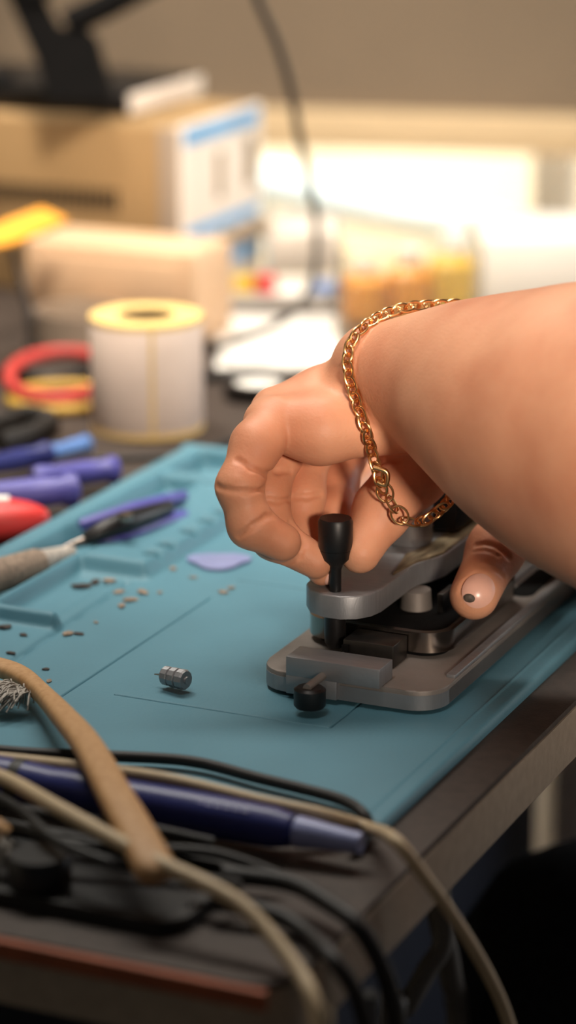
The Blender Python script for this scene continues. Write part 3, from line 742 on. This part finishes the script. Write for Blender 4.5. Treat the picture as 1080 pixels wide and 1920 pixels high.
for k in range(50):
    b0 = gpt(2, 1568, .008)+Vector((rn.uniform(-.002, .002), rn.uniform(-.002, .002), rn.uniform(-.002, .002)))
    tube(bm, [b0, b0+Vector((rn.uniform(-.001, .004), rn.uniform(-.008, 0), rn.uniform(-.009, 0)))], .0003, 5, 0)
tag(obj('bristles', bm, M['bristle'], wb), kind='stuff')

# things lower down at the right
bm = bmesh.new()
knee = P(1085, 1870, 1.15)
tube(bm, [(.62, 1.16, -.20), (.40, 1.12, -.185), tuple(knee+Vector((.03, .0, .012))), tuple(knee), tuple(knee+Vector((.015, .02, -.06))), tuple(knee+Vector((.03, .03, -.25))), tuple(knee+Vector((.04, .04, -.46)))],
     lambda u: .075-.022*min(1, u*2.2)-.008*max(0, u-.5)*2, 28, 10)
obj('trouser_leg', bm, M['fuzz'], person)
bm = bmesh.new(); bmesh.ops.create_uvsphere(bm, u_segments=28, v_segments=16, radius=1); bmesh.ops.scale(bm, vec=(.13, .045, .04), verts=bm.verts)
for v in bm.verts: v.co.z = max(v.co.z, -.03)
bmesh.ops.translate(bm, vec=(knee.x-.02, knee.y+.04, FZ+.031), verts=bm.verts); obj('shoe', bm, M['black'], person)
q_ = P(1036, 1500, 1.55); bm = bmesh.new(); box(bm, q_.x, q_.x+.30, q_.y, q_.y+.2, FZ+.001, -.03, .004)
tag(obj('cupboard', bm, M['panel']), 'pale cream cupboard standing on the floor right of the workbench', 'cupboard')
cable('grey_cable', [(.045, 1.02, -.03), P(800, 1560, 1.02), P(820, 1700, 1.05), P(845, 1830, 1.08), P(860, 2000, 1.12), (.075, 1.06, -.45), (.06, 1.0, -.73), (.04, .85, -.744)], .0045, M['greycable'], 'blurred thick grey cable hanging straight down under the bench')
cable('grey_cable', [(-.03, .92, -.744), (.0, .98, -.70), (.03, 1.0, -.4), P(720, 1960, 1.06), P(760, 1890, 1.05), P(800, 1820, 1.05), P(832, 1750, 1.05), P(815, 1560, 1.04), (.055, 1.03, -.03)], .004, M['greycable'], 'blurred grey cable slanting up to the right under the bench')

# ================================================================== LEFT MIDDLE GROUND
Zd = -.004
# label roll
rc = G(277, 800, Zd); rr_ = 105*1.28/FP
rl_ = thing('label_roll', rc, 'white label roll with yellow edges standing upright on the bench', 'label roll')
HR = .0515
obj('paper_wound', lathe([(rr_*.50, .0), (rr_*.985, .0), (rr_*.985, .0012), (rr_, .002), (rr_, HR-.002), (rr_*.985, HR-.0012), (rr_*.985, HR), (rr_*.50, HR), (rr_*.50, 0)], Matrix.Translation(rc), 64, caps=False), M['paper'], rl_)
for z in (0.0, HR-.0022):
    bm = bmesh.new(); ring_prism([(rr_*1.003*math.cos(a), rr_*1.003*math.sin(a)) for a in [2*math.pi*k/64 for k in range(64)]], [(rr_*.52*math.cos(a), rr_*.52*math.sin(a)) for a in [2*math.pi*k/64 for k in range(64)]], z-(0 if z == 0 else -.0), z+.0025, bm)
    bmesh.ops.translate(bm, vec=rc, verts=bm.verts); obj('edge', bm, M['paperedge'], rl_)
bm = bmesh.new(); ring_prism([(rr_*.52*math.cos(a), rr_*.52*math.sin(a)) for a in [2*math.pi*k/48 for k in range(48)]], [(rr_*.46*math.cos(a), rr_*.46*math.sin(a)) for a in [2*math.pi*k/48 for k in range(48)]], 0, HR+.0003, bm)
bmesh.ops.translate(bm, vec=rc, verts=bm.verts); obj('core', bm, M['card'], rl_)
obj('core_bottom', lathe([(rr_*.46, .001), (rr_*.46, .003)], Matrix.Translation(rc), 40), M['card'], rl_)
# the label gap: a thin strip of backing running up the side
a = math.radians(-82); bm = bmesh.new()
box(bm, rr_*.99, rr_*1.006, -.0009, .0009, .002, HR-.002, 0, Matrix.Translation(rc) @ Matrix.Rotation(a, 4, 'Z')); obj('backing_gap', bm, M['paperedge'], rl_)
# wire coils
def coil(name, px, py, rx, r, z, m, label, tilt=0, ry=None):
    c = G(px, py, z); bm = bmesh.new(); R_ = rx*c.y/FP*1.03; ry = ry or R_
    pts = [c+Vector((R_*math.cos(a), ry*math.sin(a), R_*tilt*math.sin(a))) for a in [2*math.pi*k/48 for k in range(48)]]
    tube(bm, pts, r, 12, 0, closed=True); return tag(obj(name, bm, m), label, 'wire coil')
coil('wire_coil', 118, 745, 98, .0026, -.0010, M['yellowwire'], 'yellow wire coil lying beneath the red one, left of the label roll')
coil('wire_coil', 113, 702, 96, .0032, .0062, M['redwire'], 'red wire coil lying on top of the yellow one, left of the label roll', tilt=.12, ry=.034)
cable('black_cable', [gpt(-60, 690, 0), gpt(20, 700, 0), gpt(90, 715, 0), gpt(140, 705, 0), gpt(165, 690, 0)], .0035, M['rubber'], 'black cable lying inside the red wire coil')
cable('black_cable', [gpt(-60, 810, .001), gpt(10, 790, .001), gpt(50, 775, .001), gpt(95, 790, .001), gpt(60, 812, .001), gpt(0, 830, .001)], .0045, M['rubber'], 'looped black cable below the wire coils at the left edge')
cable('black_cable', [gpt(170, 862, -.0025), gpt(260, 858, -.0025), gpt(340, 852, -.0025), gpt(440, 826, -.0025), gpt(600, 780, -.0025)], .0015, M['rubber'], 'black cable running past the foot of the label roll')
# tools at the left
def handle_tool(name, a, b, r, m, label, cat, tipm=None):
    t_ = thing(name, (a+b)/2, label, cat); d_ = b-a; L__ = d_.length
    t_.location = ((a.x+b.x)/2, (a.y+b.y)/2, Zd)
    obj('handle', lathe([(.0001, 0), (r*.8, .0005), (r, .004), (r*.86, L__*.3), (r, L__*.6), (r*.9, L__*.85), (r*1.15, L__*.9), (r*1.1, L__*.97), (r*.5, L__)], axis_mx(a, d_), 20), m, t_)
    if tipm: obj('shaft', lathe([(r*.3, 0), (r*.3, .035), (.0001, .037)], axis_mx(b, d_), 12), tipm, t_)
    return t_
handle_tool('screwdriver', gpt(-90, 935, .006), gpt(150, 918, .006), .0062, M['purple'], 'purple-handled screwdriver nearest the blue mat, left of its rim', 'screwdriver')
handle_tool('screwdriver', gpt(60, 897, .005), gpt(222, 880, .004), .0052, M['purple'], 'short purple-handled screwdriver behind the other purple one', 'screwdriver')
handle_tool('screwdriver', gpt(-60, 880, .005), gpt(95, 850, .004), .0048, M['bluehandle'], 'dark blue screwdriver farthest from the mat at the left edge', 'screwdriver')
handle_tool('marker', gpt(95, 850, .0025), gpt(165, 832, .0025), .0038, M['skyb'], 'short pale blue pen lying before the label roll', 'pen')
bm = bmesh.new(); bmesh.ops.create_uvsphere(bm, u_segments=32, v_segments=20, radius=1); bmesh.ops.scale(bm, vec=(.024, .012, .0085), verts=bm.verts)
for v in bm.verts: v.co.y *= 1-.25*v.co.x/.024; v.co.z = math.copysign(abs(v.co.z/.0085)**.7*.0085, v.co.z)
q_ = G(-20, 975, Zd+.0085); bmesh.ops.translate(bm, vec=q_, verts=bm.verts)
ch_ = thing('cutter', (q_.x, q_.y, Zd), 'red rounded cutter at the left edge in front of the purple screwdriver', 'cutter'); obj('case', bm, M['red'], ch_)
bm = bmesh.new(); box(bm, -.014, .006, -.003, .003, -.001, .001, .0006, Matrix.Translation(q_+Vector((.002, 0, .0084)))); obj('slider', bm, M['white'], ch_)
q_ = G(80, 945, Zd); nt_ = obj('metal_nut', lathe([(.0022, 0), (.0046, 0), (.0046, .005), (.0022, .005)], Matrix.Translation(q_), 6), M['chrome'], smooth=False); tag(nt_, 'small shiny metal nut between the red cutter and the purple screwdriver', 'nut')

# ================================================================== BACKGROUND INSTRUMENT
e0 = P(335, 240, 1.5); ea, eb = DL(e0); ztop = e0.z
pe = G(475, 192, ztop); pa_, pb_ = DL(pe); print('instrument', ea, eb, ztop, pa_, pb_)
st = thing('bench_power_supply', D(ea-100, eb+50, Zd), 'tan metal bench instrument with a white and light blue front panel and two displays', 'power supply', rz=-TH)
zt = ztop*1000; AL = ea-190
obj('casing', dbox(AL, ea-3, eb, pb_, Zd*1000+.3, zt, .0015), M['tan'], st)
obj('corner_post', dbox(ea-12, ea+.6, eb-1.2, eb+4, Zd*1000+.3, zt-.6, .001), M['greypost'], st)
pn = obj('front_panel', dbox(ea-3, ea+1.5, eb-.5, pb_+1, Zd*1000+.3, zt+.5, .001), M['panel'], st)
LP = pb_-eb
def pbox(name, f0, f1, z0, z1, m, par, out=1.0):
    return obj(name, dbox(ea+1.4, ea+1.4+out, eb+LP*f0, eb+LP*f1, z0, z1, .0003), m, par)
pbox('blue_stripe', .03, .97, zt-11, zt-2, M['bluestripe'], pn, .4)
pbox('blue_stripe', .05, .97, zt-62, zt-55, M['bluestripe'], pn, .4)
pbox('blue_stripe', .25, .99, zt-84, zt-76, M['bluestripe'], pn, .4)
pbox('display', .42, .50, zt-45, zt-19, M['displ'], pn, .8)
pbox('display', .80, .92, zt-43, zt-17, M['displ'], pn, .8)
for f in (.25, .5, .72, .95):
    obj('knob', lathe([(.0055, 0), (.005, .006), (.0001, .0065)], axis_mx(D(ea+1.5, eb+LP*f, (zt-69)/1000), D(1, 0, 0)), 20), M['displ'], pn)
bm = bmesh.new()
for k in range(26): dbox(ea-150+k*4.4, ea-147.2+k*4.4, eb-.5, eb+.5, zt-48, zt-36, 0, bm)
obj('vent_slots', bm, M['black'], st)
# black box on top of it
q0 = P(250, 205, 1.47); qa, qb = DL(q0)
z0 = ztop+.0016; q0 = G(240, 216, z0); qa, qb = DL(q0)
q1 = G(372, 175, z0); qa1, qb1 = DL(q1)
bb = thing('black_box', D(qa-60, qb+30, z0), 'black box with a pale end face lying on the instrument', 'box', rz=-TH)
obj('case', dbox(qa-170, qa, qb, qb1, z0*1000, z0*1000+11.5, .001), M['black'], bb)
obj('end_face', dbox(qa-.2, qa+1.6, qb+.5, qb1-.5, z0*1000+.2, z0*1000+11, .001), M['panel'], bb)
sd = thing('lamp_stand', D(qa-70, qb+20, z0+.0116), 'black articulated lamp stand rising from the black box at the upper left', 'lamp')
zz = z0+.0117
def S(px, py): return P(px, py, 1.50)
bm = bmesh.new()
pts_ = [(20, -30), (80, -30), (105, 20), (160, 25), (180, 45), (207, 145), (88, 150), (70, 80)]
fr = [S(*p) for p in pts_]; 
base_b = [v+Vector((0, .022, .0)) for v in fr]
A_ = [bm.verts.new(v) for v in fr]; B_ = [bm.verts.new(v) for v in base_b]
bm.faces.new(A_); bm.faces.new(B_[::-1])
for k in range(len(A_)): bm.faces.new((A_[k], B_[k], B_[(k+1) % len(A_)], A_[(k+1) % len(A_)]))
low_ = min(v.co.z for v in bm.verts); bmesh.ops.translate(bm, vec=(0, 0, zz-low_+.0001), verts=bm.verts); obj('bracket', bm, M['blackm'], sd, smooth=False)
bm = bmesh.new(); tube(bm, [S(120, 50)+Vector((0, .011, 0)), S(190, 18)+Vector((0, .011, 0)), S(300, -40)+Vector((0, .011, 0))], .0075, 14, 4); obj('arm', bm, M['blackm'], sd)
bm = bmesh.new(); tube(bm, [S(60, 10)+Vector((0, .011, 0)), S(30, -60)+Vector((0, .011, 0)), S(10, -200)+Vector((0, .011, 0))], .011, 14, 4); obj('post', bm, M['blackm'], sd)
obj('foot', dbox(qa-169, qa-84, qb+2, qb+26, zz*1000+.1, zz*1000+6.5, .001), M['black'], sd)
# arching cable
cable('lamp_cable', [P(300, -44, 1.50)+Vector((.004, .011, 0)), P(375, -110, 1.43), P(455, -60, 1.38), P(487, 10, 1.38), P(522, 90, 1.39), P(545, 170, 1.40), P(560, 250, 1.42), P(578, 330, 1.44), P(592, 400, 1.46), P(594, 470, 1.47), P(585, 530, 1.46), P(560, 575, 1.44), P(510, 612, 1.41), P(450, 636, 1.385), G(395, 656, -.0020)], .0021, M['rubber'],
      'black cable arching down in front of the window to the bench')
# cream box in front of the instrument, small clear pot
q_ = G(368, 652, Zd); ca_, cb_ = DL(q_)
cr = thing('cream_box', D(ca_-60, cb_+20, Zd), 'cream plastic drawer box standing in front of the tan instrument', 'box', rz=-TH)
zc = P(380, 458, q_.y/math.cos(PITCH)).z
tt_ = (q_.y*math.cos(PITCH)-(q_.z-CH)*math.sin(PITCH)); zc = P(368, 466, tt_).z
obj('body', dbox(ca_-98, ca_, cb_, min(cb_+45, eb-3), Zd*1000+.2, zc*1000, .003), M['cream'], cr)
dr_ = obj('drawer', dbox(ca_-90, ca_-8, cb_-1.5, cb_+.5, zc*1000-36, zc*1000-6, .0012), M['cream'], cr)
obj('handle', dbox(ca_-60, ca_-38, cb_-4, cb_-1.2, zc*1000-33, zc*1000-29, .001), M['greypost'], dr_)
q_ = G(148, 655, Zd)
obj('pot', lathe([(.020, 0), (.022, .002), (.0225, .021), (.021, .021), (.0205, .003), (.0001, .0025)], Matrix.Translation(q_), 40), M['greypost']); tag(bpy.data.objects['pot'], 'low grey pot between the red wire coil and the cream box', 'pot')
# orange flag on a grey stick
fl = thing('flag_holder', G(58, 672, Zd), 'grey stick holding an orange note at the left edge', 'note holder')
bt_ = G(58, 672, Zd+.001); tl = bt_.y*math.cos(PITCH)-(bt_.z-CH)*math.sin(PITCH)
bm = bmesh.new(); tube(bm, [bt_, P(56, 590, tl), P(38, 520, tl), P(22, 462, tl-.005)], .0020, 10); obj('stick', bm, M['steel'], fl)
bm = bmesh.new(); c4 = [P(-60, 440, tl-.01), P(78, 388, tl+.02), P(126, 410, tl+.02), P(28, 452, tl-.01), P(-60, 470, tl-.02)]
A_ = [bm.verts.new(v) for v in c4]; B_ = [bm.verts.new(v+Vector((0, .0003, -.0014))) for v in c4]; bm.faces.new(A_); bm.faces.new(B_[::-1])
for k in range(5): bm.faces.new((A_[k], B_[k], B_[(k+1) % 5], A_[(k+1) % 5]))
obj('note', bm, M['orangep'], fl, smooth=False)
obj('foot', lathe([(.009, 0), (.009, .0015), (.002, .002)], Matrix.Translation(G(58, 672, Zd+.0001)), 24), M['steel'], fl)

# ================================================================== BRIGHT THINGS BEHIND THE HAND
def sheet(px0, px1, py0, py1, z, th_, m, name, label, cat, rot=0):
    c = [G(px0, py1, z), G(px1, py1, z), G(px1+(px1-540)*.0, py0, z), G(px0, py0, z)]
    bm = bmesh.new(); A = [bm.verts.new(v) for v in c]; B = [bm.verts.new(v-Vector((0, 0, th_))) for v in c]
    bm.faces.new(A); bm.faces.new(B[::-1])
    for k in range(4): bm.faces.new((A[k], B[k], B[(k+1) % 4], A[(k+1) % 4]))
    return tag(obj(name, bm, m, smooth=False), label, cat)
sheet(405, 640, 590, 690, Zd+.0012, .0010, M['white'], 'paper_sheet', 'white sheet of paper on the bench behind the label roll', 'paper')
# black reel with white centre
q_ = G(485, 745, Zd)
rb = thing('tape_reel', q_, 'black and white reel lying flat on the bench behind the knuckles', 'reel')
bm = bmesh.new(); ring_prism([(.0165*math.cos(a), .0165*math.sin(a)) for a in [2*math.pi*k/48 for k in range(48)]], [(.012*math.cos(a), .012*math.sin(a)) for a in [2*math.pi*k/48 for k in range(48)]], 0.0002, .008, bm); bmesh.ops.translate(bm, vec=q_, verts=bm.verts); obj('tape', bm, M['black'], rb)
obj('hub', lathe([(.0119, .0005), (.0119, .0065), (.004, .0065)], Matrix.Translation(q_), 32), M['white'], rb)
cable('black_cable', [gpt(380, 706, -.001), gpt(430, 702, -.001), gpt(500, 704, -.001), gpt(560, 716, -.001), gpt(640, 730, -.001)], .0028, M['rubber'], 'black cable crossing the bench between the paper sheet and the reel')
# white tray with small coloured parts
def crate(name, px0, px1, py, hgt, dep, z, m, label, cat, wall=.0012):
    a = G(px0, py, z); b = G(px1, py, z); t_ = thing(name, (a+b)/2+Vector((0, dep/2, 0)), label, cat)
    x0, x1, y0 = a.x, b.x, a.y
    bm = bmesh.new(); ring_prism(rrect(x0, x1, y0, y0+dep, .004), rrect(x0+wall, x1-wall, y0+wall, y0+dep-wall, .003), z+.0003, z+hgt, bm); obj('wall', bm, m, t_, smooth=50)
    bm = prism(rrect(x0+wall, x1-wall, y0+wall, y0+dep-wall, .003), z+.0003, z+.0014); obj('bottom', bm, m, t_)
    return t_, x0, x1, y0
t_, x0, x1, y0 = crate('parts_tray', 410, 640, 575, .007, .045, Zd, M['white'], 'low white tray of small coloured parts behind the paper sheet', 'tray')
for k, (f, m_, nm, lb) in enumerate(((.22, 'yellow', 'part_box', 'small yellow box in the low white tray'), (.36, 'red', 'part_box', 'small red box in the low white tray'), (.84, 'skyb', 'part_box', 'small light blue box in the low white tray'))):
    bm = bmesh.new(); xx = x0+(x1-x0)*f; box(bm, xx-.007, xx+.007, y0+.008, y0+.024, Zd+.0016, Zd+.0135-.004*(k == 2), .0015); tag(obj(nm, bm, M[m_]), lb, 'box')
t_, x0, x1, y0 = crate('clear_bin', 632, 900, 640, .046, .10, Zd, M['clear'], 'clear plastic bin with amber and yellow items behind the wrist', 'bin', .0015)
for f, hh, m_, lb, w2 in ((.20, .028, 'lens', 'amber bottle at the left end of the clear bin', .0135), (.53, .033, 'lens', 'amber bottle in the middle of the clear bin', .0125), (.83, .040, 'yellow', 'yellow bottle at the right end of the clear bin', .0125)):
    c = Vector((x0+(x1-x0)*f, y0+.045, Zd+.0016)); b_ = thing('bottle', c, lb, 'bottle')
    obj('body', lathe([(w2*.9, 0), (w2, .002), (w2, hh*.75), (w2*.5, hh*.9)], Matrix.Translation(c), 28), M[m_], b_)
    obj('cap', lathe([(w2*.5, hh*.9), (w2*.5, hh*1.15), (.0001, hh*1.16)], Matrix.Translation(c), 20), M['white'], b_)
q_ = G(905, 600, Zd); bm = bmesh.new(); box(bm, q_.x, q_.x+.16, q_.y+.02, q_.y+.10, Zd+.0003, Zd+.040, .004)
tag(obj('carton', bm, M['white']), 'plain white carton on the bench right of the clear bin', 'box')
q_ = G(405, 540, Zd); a = G(500, 540, Zd); b = G(640, 540, Zd); bm = bmesh.new(); box(bm, a.x, b.x, a.y+.03, a.y+.09, Zd+.0003, Zd+.026, .003)
tag(obj('carton', bm, M['panel']), 'low cream carton on the bench between the instrument and the clear bin', 'box')
